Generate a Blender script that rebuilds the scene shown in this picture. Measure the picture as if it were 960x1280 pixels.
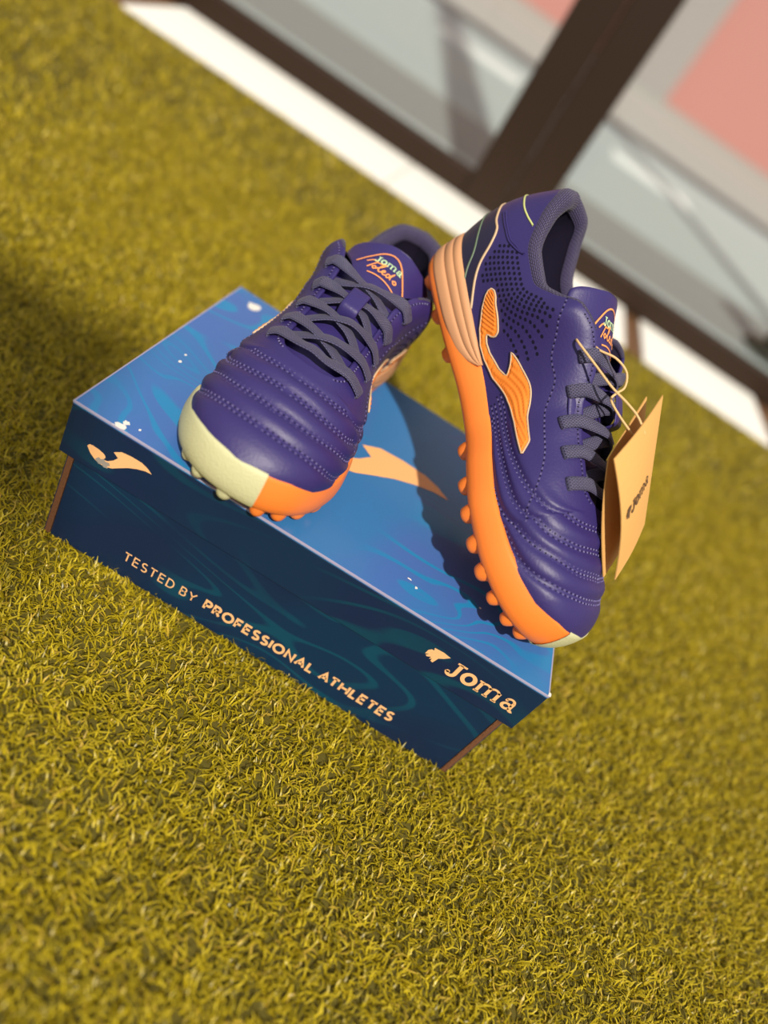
import bpy, bmesh, math, random
import numpy as np
from mathutils import Vector, Matrix
from mathutils.geometry import delaunay_2d_cdt

for o in list(bpy.data.objects): bpy.data.objects.remove(o)
scene = bpy.context.scene
COL = scene.collection

# ------------------------------------------------------------------ camera
CAM = (0.1040, 0.6214, -0.6267, 0.1343, -0.2960, 0.3642, 913.52)   # yaw, pitch, roll, x, y, z, focal px
def cam_axes():
    y, p, ro = CAM[:3]
    f = np.array([math.sin(y)*math.cos(p), math.cos(y)*math.cos(p), -math.sin(p)])
    r0 = np.array([math.cos(y), -math.sin(y), 0]); d0 = np.cross(f, r0)
    return (r0*math.cos(ro)+d0*math.sin(ro), -r0*math.sin(ro)+d0*math.cos(ro), f)
R_, D_, F_ = cam_axes()
cd = bpy.data.cameras.new('camera'); cam = bpy.data.objects.new('camera', cd); COL.objects.link(cam)
cam.matrix_world = Matrix(((R_[0], -D_[0], -F_[0], CAM[3]), (R_[1], -D_[1], -F_[1], CAM[4]), (R_[2], -D_[2], -F_[2], CAM[5]), (0, 0, 0, 1)))
cd.sensor_fit = 'HORIZONTAL'; cd.sensor_width = 36.0; cd.lens = CAM[6]/960*36.0
cd.clip_start = 0.02; cd.clip_end = 200
cd.dof.use_dof = True; cd.dof.focus_distance = 0.412; cd.dof.aperture_fstop = 3.3
scene.camera = cam

# ------------------------------------------------------------------ light
W = bpy.data.worlds.new('world'); scene.world = W; W.use_nodes = True
bg = W.node_tree.nodes['Background']; bg.inputs[0].default_value = (1.0, 0.97, 0.93, 1); bg.inputs[1].default_value = 0.43
SUN_AZ, SUN_EL = math.radians(166), math.radians(46)     # azimuth from +y (behind the box) towards +x: over the viewer's right shoulder
sd = bpy.data.lights.new('sun', 'SUN'); sd.energy = 4.4; sd.angle = math.radians(1.5); sd.color = (1.0, 0.92, 0.78)
sun = bpy.data.objects.new('sun', sd); COL.objects.link(sun)
to_sun = Vector((math.sin(SUN_AZ)*math.cos(SUN_EL), math.cos(SUN_AZ)*math.cos(SUN_EL), math.sin(SUN_EL)))
sun.rotation_euler = to_sun.to_track_quat('Z', 'Y').to_euler(); sun.location = (0.9, -3, 3)
vs = scene.view_settings
scene.display_settings.display_device = 'sRGB'
vs.view_transform = 'Standard'; vs.look = 'None'; vs.exposure = 0.0; vs.gamma = 1.0; vs.use_curve_mapping = False

# ------------------------------------------------------------------ helpers
def tag(o, label=None, cat=None, group=None, kind=None):
    if label: o['label'] = label
    if cat: o['category'] = cat
    if group: o['group'] = group
    if kind: o['kind'] = kind
    return o
def empty(name, M=None, parent=None):
    o = bpy.data.objects.new(name, None); o.empty_display_size = .03; COL.objects.link(o)
    if M is not None: o.matrix_world = M
    if parent: o.parent = parent
    return o
def link(name, me, mat=None, parent=None):
    o = bpy.data.objects.new(name, me); COL.objects.link(o)
    if mat and not me.materials: me.materials.append(mat)
    if parent: o.parent = parent
    return o
def smooth(me, on=True):
    me.polygons.foreach_set('use_smooth', [on]*len(me.polygons)); me.update()
def mesh(name, v, f, mat=None, parent=None, sm=False, merge=0, uv=None):
    me = bpy.data.meshes.new(name); me.from_pydata([tuple(map(float, p)) for p in v], [], [tuple(map(int, q)) for q in f])
    if uv is not None:
        l = me.uv_layers.new(name='UVMap'); idx = np.zeros(len(me.loops), int); me.loops.foreach_get('vertex_index', idx)
        l.data.foreach_set('uv', np.asarray(uv, np.float32)[idx].ravel())
    if merge:
        bm = bmesh.new(); bm.from_mesh(me); bmesh.ops.remove_doubles(bm, verts=bm.verts, dist=merge); bm.to_mesh(me); bm.free()
    me.validate(); smooth(me, sm); me.update()
    return link(name, me, mat, parent)
def grid_faces(n, m, off=0, flip=False, closed_n=False, closed_m=False):
    F = []
    for i in range(n if closed_n else n-1):
        for j in range(m if closed_m else m-1):
            a = off+i*m+j; b = off+((i+1) % n)*m+j; c = off+((i+1) % n)*m+(j+1) % m; d = off+i*m+(j+1) % m
            F.append((a, d, c, b) if flip else (a, b, c, d))
    return F
def box(bm, x0, x1, y0, y1, z0, z1):
    vs_ = [bm.verts.new(p) for p in ((x0,y0,z0),(x1,y0,z0),(x1,y1,z0),(x0,y1,z0),(x0,y0,z1),(x1,y0,z1),(x1,y1,z1),(x0,y1,z1))]
    for q in ((3,2,1,0),(4,5,6,7),(0,1,5,4),(1,2,6,5),(2,3,7,6),(3,0,4,7)): bm.faces.new([vs_[i] for i in q])
def bm_obj(name, bm, mat, parent=None, bevel=0, sm=False):
    bmesh.ops.recalc_face_normals(bm, faces=bm.faces)
    me = bpy.data.meshes.new(name); bm.to_mesh(me); bm.free(); smooth(me, sm)
    o = link(name, me, mat, parent)
    if bevel:
        b = o.modifiers.new('bevel', 'BEVEL'); b.width = bevel; b.segments = 2; b.limit_method = 'ANGLE'
    return o
def box_obj(name, a, b, mat, parent=None, bevel=0):
    bm = bmesh.new(); box(bm, a[0], b[0], a[1], b[1], a[2], b[2]); return bm_obj(name, bm, mat, parent, bevel)
def norm(a): return a/np.maximum(np.linalg.norm(a, axis=-1, keepdims=True), 1e-12)
def resample(P, step=None, n=None):
    P = np.asarray(P, float); d = np.r_[0, np.cumsum(np.linalg.norm(np.diff(P, axis=0), axis=1))]
    if n is None: n = max(2, int(round(d[-1]/step))+1)
    s = np.linspace(0, d[-1], n)
    return np.stack([np.interp(s, d, P[:, k]) for k in range(P.shape[1])], 1)
def spline(P, n):
    """Catmull-Rom through points, n samples"""
    P = np.asarray(P, float); Q = np.vstack([2*P[0]-P[1], P, 2*P[-1]-P[-2]]); out = []
    for u in np.linspace(0, len(P)-1-1e-9, n):
        i = int(u); t = u-i; a, b, c, d = Q[i:i+4]
        out.append(.5*((2*b)+(-a+c)*t+(2*a-5*b+4*c-d)*t*t+(-a+3*b-3*c+d)*t**3))
    return np.array(out)
def ribbon(path, up, w, th, sides=10, sq=.6):
    """flat rounded band along path; returns verts, faces, uv (metres along, around)"""
    path = np.asarray(path, float); up = np.broadcast_to(np.asarray(up, float), path.shape)
    T = norm(np.gradient(path, axis=0)); S = norm(np.cross(T, up)); N = np.cross(S, T)
    w = np.broadcast_to(w, len(path)); th = np.broadcast_to(th, len(path))
    a = np.linspace(0, 2*np.pi, sides, endpoint=False)
    ca = np.sign(np.cos(a))*np.abs(np.cos(a))**sq; sa = np.sign(np.sin(a))*np.abs(np.sin(a))**sq
    V = path[:, None]+S[:, None]*(ca[None, :, None]*w[:, None, None]/2)+N[:, None]*(sa[None, :, None]*th[:, None, None]/2)
    n = len(path); d = np.r_[0, np.cumsum(np.linalg.norm(np.diff(path, axis=0), axis=1))]
    uv = np.stack([np.repeat(d, sides), np.tile(ca, n)], 1)
    F = grid_faces(n, sides, closed_m=True)
    F.append(tuple(range(sides))[::-1]); F.append(tuple((n-1)*sides+k for k in range(sides)))
    return V.reshape(-1, 3), F, uv
class Acc:
    """collects pieces that make ONE mesh"""
    def __init__(s): s.v = []; s.f = []; s.uv = []; s.n = 0
    def add(s, v, f, uv=None):
        v = np.asarray(v, float).reshape(-1, 3); s.v.append(v); s.f += [tuple(i+s.n for i in q) for q in f]
        s.uv.append(np.zeros((len(v), 2)) if uv is None else uv); s.n += len(v)
    def build(s, name, mat, parent=None, sm=True, merge=0): return mesh(name, np.concatenate(s.v), s.f, mat, parent, sm, merge, np.concatenate(s.uv))

# ------------------------------------------------------------------ materials
def new_mat(name):
    m = bpy.data.materials.new(name); m.use_nodes = True; nt = m.node_tree
    return m, nt, nt.nodes['Principled BSDF']
def simple(name, col, rough=.5, spec=.5, metal=0, bump=None, coat=0, sheen=0):
    m, nt, b = new_mat(name); b.inputs['Base Color'].default_value = (*col, 1); b.inputs['Roughness'].default_value = rough
    b.inputs['Specular IOR Level'].default_value = spec; b.inputs['Metallic'].default_value = metal
    b.inputs['Coat Weight'].default_value = coat; b.inputs['Sheen Weight'].default_value = sheen
    if bump:
        sc, st, kind = bump
        tc = nt.nodes.new('ShaderNodeTexCoord')
        if kind == 'noise':
            t = nt.nodes.new('ShaderNodeTexNoise'); t.inputs['Scale'].default_value = sc; t.inputs['Detail'].default_value = 4; out = t.outputs['Fac']
        else:
            t = nt.nodes.new('ShaderNodeTexVoronoi'); t.inputs['Scale'].default_value = sc; out = t.outputs['Distance']
        nt.links.new(tc.outputs['Object'], t.inputs['Vector'])
        bp = nt.nodes.new('ShaderNodeBump'); bp.inputs['Strength'].default_value = st; bp.inputs['Distance'].default_value = .0006
        nt.links.new(out, bp.inputs['Height']); nt.links.new(bp.outputs[0], b.inputs['Normal'])
    return m
def weave(name, col, col2, sx, sy, rough=.75, strength=.6):
    """woven cord / knit from UVs: u in metres along, v across"""
    m, nt, b = new_mat(name); b.inputs['Roughness'].default_value = rough; b.inputs['Sheen Weight'].default_value = .15
    uv = nt.nodes.new('ShaderNodeUVMap'); mp = nt.nodes.new('ShaderNodeMapping'); mp.inputs['Scale'].default_value = (sx, sy, 1)
    nt.links.new(uv.outputs[0], mp.inputs[0])
    br = nt.nodes.new('ShaderNodeTexBrick'); br.offset = .5; br.inputs['Scale'].default_value = 1
    br.inputs['Color1'].default_value = (*col2, 1); br.inputs['Color2'].default_value = (*col2, 1); br.inputs['Mortar'].default_value = (*col, 1)
    br.inputs['Mortar Size'].default_value = .17; br.inputs['Mortar Smooth'].default_value = .7; br.inputs['Brick Width'].default_value = 1; br.inputs['Row Height'].default_value = .5
    nt.links.new(mp.outputs[0], br.inputs['Vector']); nt.links.new(br.outputs['Color'], b.inputs['Base Color'])
    bp = nt.nodes.new('ShaderNodeBump'); bp.invert = True; bp.inputs['Strength'].default_value = strength; bp.inputs['Distance'].default_value = .0004
    nt.links.new(br.outputs['Fac'], bp.inputs['Height']); nt.links.new(bp.outputs[0], b.inputs['Normal'])
    return m
def printed(name, base, band, rough=.28, sc=7.0, lo=.5, width=.08, third=None, mul_=11.0, spec=.5):
    """printed card: base ink with flowing contour bands"""
    m, nt, b = new_mat(name); b.inputs['Roughness'].default_value = rough; b.inputs['Specular IOR Level'].default_value = spec
    tc = nt.nodes.new('ShaderNodeTexCoord'); mp = nt.nodes.new('ShaderNodeMapping'); mp.inputs['Rotation'].default_value = (0.3, .25, .35); mp.inputs['Scale'].default_value = (.7, 2.0, 2.0)
    nt.links.new(tc.outputs['Object'], mp.inputs[0])
    n = nt.nodes.new('ShaderNodeTexNoise'); n.inputs['Scale'].default_value = sc; n.inputs['Detail'].default_value = 1.2; n.inputs['Distortion'].default_value = 1.2
    nt.links.new(mp.outputs[0], n.inputs['Vector'])
    mul = nt.nodes.new('ShaderNodeMath'); mul.operation = 'MULTIPLY'; mul.inputs[1].default_value = mul_
    fr = nt.nodes.new('ShaderNodeMath'); fr.operation = 'FRACT'
    nt.links.new(n.outputs['Fac'], mul.inputs[0]); nt.links.new(mul.outputs[0], fr.inputs[0])
    cr = nt.nodes.new('ShaderNodeValToRGB'); e = cr.color_ramp.elements
    e[0].position = 0; e[0].color = (*base, 1); e[1].position = lo; e[1].color = (*base, 1)
    for p, c in ((lo+width*.35, band), (lo+width, band), (lo+width*1.35, base)):
        q = e.new(min(p, 1)); q.color = (*c, 1)
    nt.links.new(fr.outputs[0], cr.inputs[0])
    n2 = nt.nodes.new('ShaderNodeTexNoise'); n2.inputs['Scale'].default_value = 9; nt.links.new(tc.outputs['Object'], n2.inputs['Vector'])
    r2 = nt.nodes.new('ShaderNodeMapRange'); r2.inputs[1].default_value = .42; r2.inputs[2].default_value = .6; nt.links.new(n2.outputs['Fac'], r2.inputs[0])
    mx = nt.nodes.new('ShaderNodeMix'); mx.data_type = 'RGBA'; nt.links.new(r2.outputs[0], mx.inputs['Factor'])
    mx.inputs['A'].default_value = (*(third or base), 1); nt.links.new(cr.outputs[0], mx.inputs['B'])
    nt.links.new(mx.outputs['Result'], b.inputs['Base Color'])
    return m
PURPLE = (.033, .022, .138)
M = dict(
    leather=simple('purple leather', PURPLE, .46, .5, bump=(700, .25, 'noise')),
    lining=weave('knit lining', (.012, .008, .040), (.080, .060, .165), 430, 430, .85, 1.0),
    dark=simple('dark heel panel', (.018, .015, .050), .45),
    hole=simple('perforation', (.008, .006, .022), .8, .2),
    thread=simple('stitch thread', (.12, .10, .26), .6),
    lace=weave('flat woven lace', (.014, .012, .045), (.120, .108, .235), 520, 2.25, .65, 1.0),
    orange=simple('orange rubber', (1.0, .25, .040), .42, .4, bump=(260, .12, 'noise')),
    logo=simple('orange moulded logo', (1.0, .27, .030), .38, .5),
    cream=simple('cream piping', (.66, .46, .28), .5),
    pale=simple('pale textured rubber', (.62, .61, .36), .5, .4, bump=(900, .35, 'voronoi')),
    peach=simple('peach foam wedge', (.66, .33, .165), .5, .4),
    pgreen=simple('dull green line', (.14, .20, .13), .5),
    pyellow=simple('pale yellow line', (.62, .66, .25), .5),
    mint=simple('mint print', (.50, .70, .42), .5),
    oprint=simple('orange print', (1.0, .36, .10), .5),
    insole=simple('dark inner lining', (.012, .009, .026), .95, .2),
    lidtop=printed('blue printed card', (.060, .150, .45), (.018, .23, .50), .22, 7, .42, .22, third=(.035, .18, .45)),
    lidside=printed('navy printed card', (.006, .018, .060), (.003, .045, .082), .38, 6, .45, .20, third=(.005, .024, .065), mul_=15, spec=.3),
    bodyside=printed('navy printed body card', (.003, .026, .070), (.002, .055, .100), .45, 5, .42, .20, third=(.005, .018, .058), mul_=14, spec=.3),
    raw=simple('raw corrugated edge', (.15, .058, .022), .9, bump=(900, .6, 'noise')),
    rawcard=simple('plain card inside', (.42, .24, .12), .9),
    tan=simple('tan print', (.90, .50, .23), .45, .4),
    tanbig=simple('apricot print', (.95, .50, .20), .4, .4),
    edge=simple('worn card edge', (.38, .36, .52), .6),
    scuff=simple('white scuffed card', (.80, .76, .72), .8),
    kraft=simple('kraft card', (.72, .40, .13), .8, .2, bump=(500, .25, 'noise')),
    string=simple('tan cord', (.80, .52, .24), .8, bump=(1500, .5, 'noise')),
    ink=simple('brown ink', (.12, .065, .03), .7),
    frame=simple('dark brown painted frame', (.024, .0115, .0055), .6, .25),
    white=simple('white floor tile', (.92, .90, .86), .5),
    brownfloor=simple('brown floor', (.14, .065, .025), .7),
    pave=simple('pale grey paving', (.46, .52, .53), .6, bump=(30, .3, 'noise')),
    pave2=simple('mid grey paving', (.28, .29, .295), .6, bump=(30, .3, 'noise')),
    pave3=simple('light grey road', (.42, .42, .40), .7, bump=(30, .3, 'noise')),
    paint=simple('white road paint', (.92, .95, .95), .6),
    kerb=simple('dark gutter', (.09, .085, .08), .8),
    plinth=simple('pale stone plinth', (.36, .36, .34), .7),
    pink=simple('pink wall', (.55, .23, .20), .8, bump=(8, .2, 'noise')),
    pilaster=simple('grey pilaster', (.36, .33, .32), .8),
    bollard=simple('dark metal', (.02, .02, .02), .5),
    turfbase=simple('turf backing', (.10, .080, .006), .95, bump=(400, 1.0, 'noise')),
)
def turf_mat():
    m, nt, b = new_mat('turf blade'); a = nt.nodes.new('ShaderNodeAttribute'); a.attribute_name = 'col'
    nt.links.new(a.outputs['Color'], b.inputs['Base Color']); b.inputs['Roughness'].default_value = .38; b.inputs['Specular IOR Level'].default_value = .4
    tr = nt.nodes.new('ShaderNodeBsdfTranslucent'); nt.links.new(a.outputs['Color'], tr.inputs['Color'])
    mx = nt.nodes.new('ShaderNodeMixShader'); mx.inputs[0].default_value = .25
    nt.links.new(b.outputs[0], mx.inputs[1]); nt.links.new(tr.outputs[0], mx.inputs[2]); nt.links.new(mx.outputs[0], nt.nodes['Material Output'].inputs[0])
    return m
M['turf'] = turf_mat()
def glass_mat():
    m, nt, b = new_mat('window glass'); nt.nodes.remove(b)
    tr = nt.nodes.new('ShaderNodeBsdfTransparent'); tr.inputs[0].default_value = (.95, .97, .97, 1)
    gl = nt.nodes.new('ShaderNodeBsdfGlossy'); gl.inputs['Roughness'].default_value = .02
    mx = nt.nodes.new('ShaderNodeMixShader'); mx.inputs[0].default_value = .05; nt.links.new(tr.outputs[0], mx.inputs[1]); nt.links.new(gl.outputs[0], mx.inputs[2])
    nt.links.new(mx.outputs[0], nt.nodes['Material Output'].inputs[0]); return m
M['glass'] = glass_mat()

# ------------------------------------------------------------------ the setting
tag(box_obj('floor', (-2.6, -1.6, -.06), (3.0, 1.02, 0), M['turfbase']), kind='structure', label='olive backing of the artificial turf', cat='floor')
th = empty('trim_1'); tag(th, 'brown doorway threshold with white sunlit tiles and shade painted as brown gaps', 'threshold', kind='structure')
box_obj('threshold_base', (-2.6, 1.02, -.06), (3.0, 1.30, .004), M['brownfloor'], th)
for x0, x1 in ((-.575, -.06), (-.058, .445), (.485, .77)):  # brown in the wide gap and right end is shade given as colour
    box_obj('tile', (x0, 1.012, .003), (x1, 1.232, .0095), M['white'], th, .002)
def door(name, x0, x1, label):
    e = empty(name); tag(e, label, 'door', kind='structure'); y0, y1 = 1.232, 1.275; zt = 4.0; s = .078
    box_obj('bottom_rail', (x0+s, y0, .006), (x1-s, y1, .056), M['frame'], e, .003)
    box_obj('stile', (x0, y0-.004, .006), (x0+s-.0005, y1, zt), M['frame'], e, .004)
    box_obj('stile', (x1-s+.0005, y0-.004, .006), (x1, y1, zt), M['frame'], e, .004)
    box_obj('top_rail', (x0+s, y0, zt-.06), (x1-s, y1, zt), M['frame'], e, .003)
    box_obj('pane', (x0+s, 1.250, .056), (x1-s, 1.256, zt-.06), M['glass'], e)
    return e
door('door_1', -.95, .1255, 'brown framed glass door left of the meeting stiles')
door('door_2', .1260, 1.35, 'brown framed glass door right of the meeting stiles')
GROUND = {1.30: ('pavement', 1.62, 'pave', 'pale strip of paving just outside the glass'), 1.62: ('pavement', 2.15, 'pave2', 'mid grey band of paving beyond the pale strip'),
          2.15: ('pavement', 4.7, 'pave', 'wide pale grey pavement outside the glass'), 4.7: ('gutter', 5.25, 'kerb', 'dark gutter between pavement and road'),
          5.25: ('road', 12.1, 'pave3', 'light grey road running up to the pink building')}
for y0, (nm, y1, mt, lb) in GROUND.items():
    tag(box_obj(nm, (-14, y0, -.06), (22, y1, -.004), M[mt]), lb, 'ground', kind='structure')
for x0, x1, y in ((-.55, -.12, 3.55), (.42, .85, 3.4)):
    tag(box_obj('road_marking', (x0, y, -.004), (x1, y+.34, -.001), M['paint']), 'white painted dash on the paving seen through the %s door' % ('left' if x0 < 0 else 'right'), 'road marking', 'painted dashes outside')
bl = empty('pink_building'); tag(bl, 'pink rendered building with grey pilasters across the road', 'building')
bl.location = (0, 12, 0)
box_obj('plinth', (-14, -.20, -.06), (22, 0, .06), M['plinth'], bl)
box_obj('wall', (-14, -.02, .06), (22, .4, 6), M['pink'], bl)
for x in (-11.2, -7.4, -3.6, .6, 4.6, 8.4, 12.2, 16.0): box_obj('pilaster', (x, -.14, .06), (x+.62, -.02, 6), M['pilaster'], bl)
bo = empty('bollard'); bo.location = (.93, 1.72, 0); tag(bo, 'dark round bollard outside the glass at the right edge', 'bollard')
# ------------------------------------------------------------------ shoe box
BW, BD, BH, LH = .300, .2103, .105, .036     # lid width, depth, height of lid top, lid skirt
def strip2d(P, w):
    """polyline of width w in 2-D with mitred joints -> verts2d, faces"""
    P = np.asarray(P, float); closed = np.allclose(P[0], P[-1]) and len(P) > 3
    if closed: P = P[:-1]
    n = len(P); V = []
    for i in range(n):
        a = P[i-1] if (i > 0 or closed) else None; b = P[(i+1) % n] if (i < n-1 or closed) else None
        d1 = norm(P[i]-a) if a is not None else None; d2 = norm(b-P[i]) if b is not None else None
        if d1 is None: d1 = d2
        if d2 is None: d2 = d1
        n1 = np.array([-d1[1], d1[0]]); n2 = np.array([-d2[1], d2[0]]); m = norm(n1+n2); k = 1/max(.5, float(m@n1))
        V += [P[i]+m*w/2*k, P[i]-m*w/2*k]
    F = [(2*i, 2*i+1, 2*((i+1) % n)+1, 2*((i+1) % n)) for i in range(n if closed else n-1)]
    return np.array(V), F
def arc(cx, cy, rx, ry, a0, a1, n=14):
    a = np.radians(np.linspace(a0, a1, n)); return [(cx+rx*math.cos(t), cy+ry*math.sin(t)) for t in a]
def glyph(ch):
    G = {
     'T': (.62, [[(0,1),(.62,1)], [(.31,1),(.31,0)]]),
     'E': (.50, [[(.50,1),(0,1),(0,0),(.50,0)], [(0,.52),(.45,.52)]]),
     'F': (.48, [[(.48,1),(0,1),(0,0)], [(0,.50),(.44,.50)]]),
     'L': (.46, [[(0,1),(0,0),(.46,0)]]),
     'I': (.0, [[(0,1),(0,0)]]),
     'H': (.70, [[(0,1),(0,0)], [(.70,1),(.70,0)], [(.05,.5),(.65,.5)]]),
     'N': (.64, [[(0,0),(0,1),(.64,0),(.64,1)]]),
     'A': (.72, [[(0,0),(.36,1),(.72,0)], [(.14,.32),(.58,.32)]]),
     'Y': (.66, [[(0,1),(.33,.48),(.66,1)], [(.33,.48),(.33,0)]]),
     'D': (.62, [[(0,0),(0,1),(.25,1)]+arc(.25,.5,.37,.5,80,-80)+[(.25,0),(0,0)]]),
     'B': (.52, [[(0,0),(0,1),(.27,1)]+arc(.27,.76,.22,.24,80,-80,8)+[(.27,.52),(0,.52)], [(.27,.52)]+arc(.29,.26,.24,.26,80,-80,8)+[(.29,0),(0,0)]]),
     'P': (.50, [[(0,0),(0,1),(.25,1)]+arc(.25,.72,.25,.28,80,-80,9)+[(.25,.44),(0,.44)]]),
     'R': (.54, [[(0,0),(0,1),(.25,1)]+arc(.25,.73,.25,.27,80,-80,9)+[(.25,.46),(0,.46)], [(.24,.46),(.54,0)]]),
     'O': (.80, [arc(.40,.5,.40,.5,0,360,28)]),
     'S': (.48, [arc(.24,.75,.23,.25,40,250,12)+arc(.24,.25,.25,.25,100,-140,14)]),
    }
    return G[ch]
def draw_text(acc, text, w, gapw, fn):
    """text in unit height strokes; fn maps (x,y) -> xyz. returns advance"""
    x = 0; prev = ''
    for ch in text:
        if ch == ' ': x += .42; prev = ''; continue
        adv, strokes = glyph(ch)
        if ch == 'T' and prev == 'A': x -= .12
        prev = ch
        for s in strokes:
            P = np.array(s, float); P[:, 1] = w/2+P[:, 1]*(1-w); P[:, 0] += x+w/2
            V, F = strip2d(P, w); acc.add([fn(a, b) for a, b in V], F)
        x += adv+w+gapw
    return x-gapw
def slab_joma(acc, fn, sizes=None):
    """slab serif wordmark, unit cap height, fn maps (x,y)->xyz; returns width"""
    S = []
    S.append(([(.36,.95),(.36,.30)]+arc(.17,.24,.19,.24,0,-120,9)+[(.03,.10),(.0,.20)], .19)); S.append(([(.16,.95),(.62,.95)], .12)); S.append((arc(.04,.19,.05,.05,0,360,10), .09))
    S.append((arc(.98,.42,.27,.34,0,360,26), .20))
    for x in (1.54, 1.99, 2.44): S.append(([(x,.70),(x,.05)], .16)); S.append(([(x-.13,.05),(x+.13,.05)], .10))
    S.append(([(1.38,.76),(1.60,.76)], .10))
    for x in (1.54, 1.99): S.append((arc(x+.225,.56,.21,.21,150,5,12), .13))
    S.append((arc(3.00,.24,.19,.19,20,340,16), .15)); S.append(([(3.22,.60),(3.22,.16)]+arc(3.33,.14,.10,.11,180,320,7), .16)); S.append((arc(3.03,.58,.19,.20,0,165,10), .13)); S.append((arc(2.86,.60,.04,.04,0,360,8), .08))
    for P, w in S:
        V, F = strip2d(P, w); acc.add([fn(a, b) for a, b in V], F)
    return 3.45
def poly_face(acc, P3): acc.add(P3, [tuple(range(len(P3)))])

BIRD = [(0.2307, 0.0839), (0.2308, 0.0875), (0.2321, 0.0893), (0.2336, 0.0894), (0.2328, 0.0914), (0.2385, 0.0919), (0.2436, 0.0911), (0.241, 0.0879), (0.2385, 0.0858), (0.2381, 0.0834), (0.2375, 0.0809), (0.2359, 0.0813), (0.2358, 0.0832), (0.2345, 0.082), (0.2348, 0.0841), (0.2326, 0.0827), (0.2315, 0.0833), (0.2327, 0.0852)]
SCUFF = [(0.0264, 0.0019, 0.0035, 0.003), (0.0272, 0.0068, 0.0022, 0.0022), (0.0233, -0.0, 0.0014, 0.001), (0.0349, 0.0077, 0.001, 0.001), (0.0006, -0.0009, 0.0016, 0.0012), (0.3001, 0.0015, 0.0014, 0.002), (0.019, 0.1942, 0.006, 0.007), (0.0179, 0.0824, 0.0012, 0.0016), (0.0168, 0.0917, 0.0009, 0.0012), (0.2477, 0.0344, 0.0012, 0.001), (0.2018, 0.0224, 0.0016, 0.0009), (0.2071, 0.0188, 0.001, 0.0013)]
bx = empty('shoe_box'); tag(bx, 'blue printed cardboard shoe box lying on the turf under both shoes', 'box')
body = empty('body', parent=bx)
ox0, ox1, oy0, oy1 = .0047, BW-.0051, .0022, BD-.003
ct = .0042
box_obj('front_panel', (ox0+ct, oy0, .003), (ox1-ct, oy0+.003, BH-.006), M['bodyside'], body, .0004)
box_obj('back_panel', (ox0+ct, oy1-.003, .003), (ox1-ct, oy1, BH-.006), M['bodyside'], body, .0004)
for x0, x1 in ((ox0, ox0+ct), (ox1-ct, ox1)):
    xo = x0 if x0 == ox0 else x1
    box_obj('side_panel', (x0+.0004, oy0, .003), (x1-.0004, oy1, BH-.006), M['raw'], body)['label'] = 'brown corrugated cut edge of the side panel'
    box_obj('printed_side', (xo-.0003, oy0+.0005, .003), (xo+.0003, oy1, BH-.006), M['bodyside'], body)
    bm = bmesh.new(); xm = (x0+x1)/2
    for k in range(24):      # flutes of the cut edge
        z = .005+k*.0040; s = 1 if k % 2 else -1
        box(bm, xm-.0009+s*.0004, xm+.0009+s*.0004, oy0-.00025, oy0+.0006, z, z+.0020)
    bm_obj('flute', bm, M['raw'], body)['kind'] = 'stuff'
box_obj('bottom_panel', (ox0+ct, oy0+.003, .003), (ox1-ct, oy1-.003, .006), M['rawcard'], body)

def on_front(x0, z0, sx, sz, y): return lambda a, b: (x0+a*sx, y, z0+b*sz)
class Flat(Acc): pass
for txt, x0, x1, z0, h, w in (('TESTED BY', .0547, .1045, .0168, .0078, .13), ('PROFESSIONAL ATHLETES', .1098, .2448, .0166, .0092, .215)):
    probe = Acc(); adv = draw_text(probe, txt, w, .20 if w < .2 else .10, lambda a, b: (a, 0, b))
    acc = Acc(); draw_text(acc, txt, w, .20 if w < .2 else .10, on_front(x0, z0, (x1-x0)/adv, h, oy0-.0002))
    o = acc.build('slogan', M['tan'], body, sm=False); o['label'] = 'tan slogan %s' % txt
lid = empty('lid', parent=bx)
box_obj('top_panel', (0, 0, BH-.002), (BW, BD, BH), M['lidtop'], lid, .0004)
box_obj('front_skirt', (0, 0, BH-LH), (BW, .0018, BH-.0021), M['lidside'], lid, .0003)
box_obj('back_skirt', (0, BD-.0018, BH-LH), (BW, BD, BH-.0021), M['lidside'], lid, .0003)
for x0 in (0, BW-.0018): box_obj('side_skirt', (x0, .0019, BH-LH), (x0+.0018, BD-.0019, BH-.0021), M['lidside'], lid, .0003)
bm = bmesh.new()
box(bm, .0005, BW-.0005, -.00022, .0008, BH-.0009, BH+.00012); box(bm, -.0002, .0006, 0, BD, BH-.0009, BH+.00010); box(bm, BW-.0006, BW+.0002, 0, BD, BH-.0009, BH+.0001)
bm_obj('worn_edge', bm, M['edge'], lid)
LOGO = [(.0142,.0831),(.0152,.0848),(.0170,.0853),(.0210,.0851),(.0240,.0843),(.0254,.0832),(.0256,.0821),(.0249,.0810),(.0258,.0806),(.0272,.0810),(.0300,.0836),(.0320,.0869),(.0288,.0891),(.0327,.0921),(.0385,.0931),(.0447,.0932),(.0485,.0920),(.0519,.0898),(.0480,.0893),(.0434,.0874),(.0390,.0848),(.0345,.0812),(.0310,.0782),(.0270,.0764),(.0236,.0763),(.0205,.0772),(.0170,.0796)]
acc = Acc(); poly_face(acc, [(x, -.0002, z) for x, z in LOGO]); acc.build('bird_logo', M['tan'], lid, sm=False)['label'] = 'small tan bird logo on the lid front'
acc = Acc()
for pts in ([(.0205,.0778),(.0222,.0805),(.0235,.0798),(.0252,.0812),(.0262,.0800),(.0285,.0806),(.0295,.0790),(.0280,.0778),(.0288,.0764),(.0262,.0757),(.0250,.0770),(.0232,.0760)],):
    poly_face(acc, [(x, -.00032, z) for x, z in pts])
acc.build('rubbed_patch', simple('rubbed grey card', (.30, .27, .24), .8), lid, sm=False)
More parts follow.
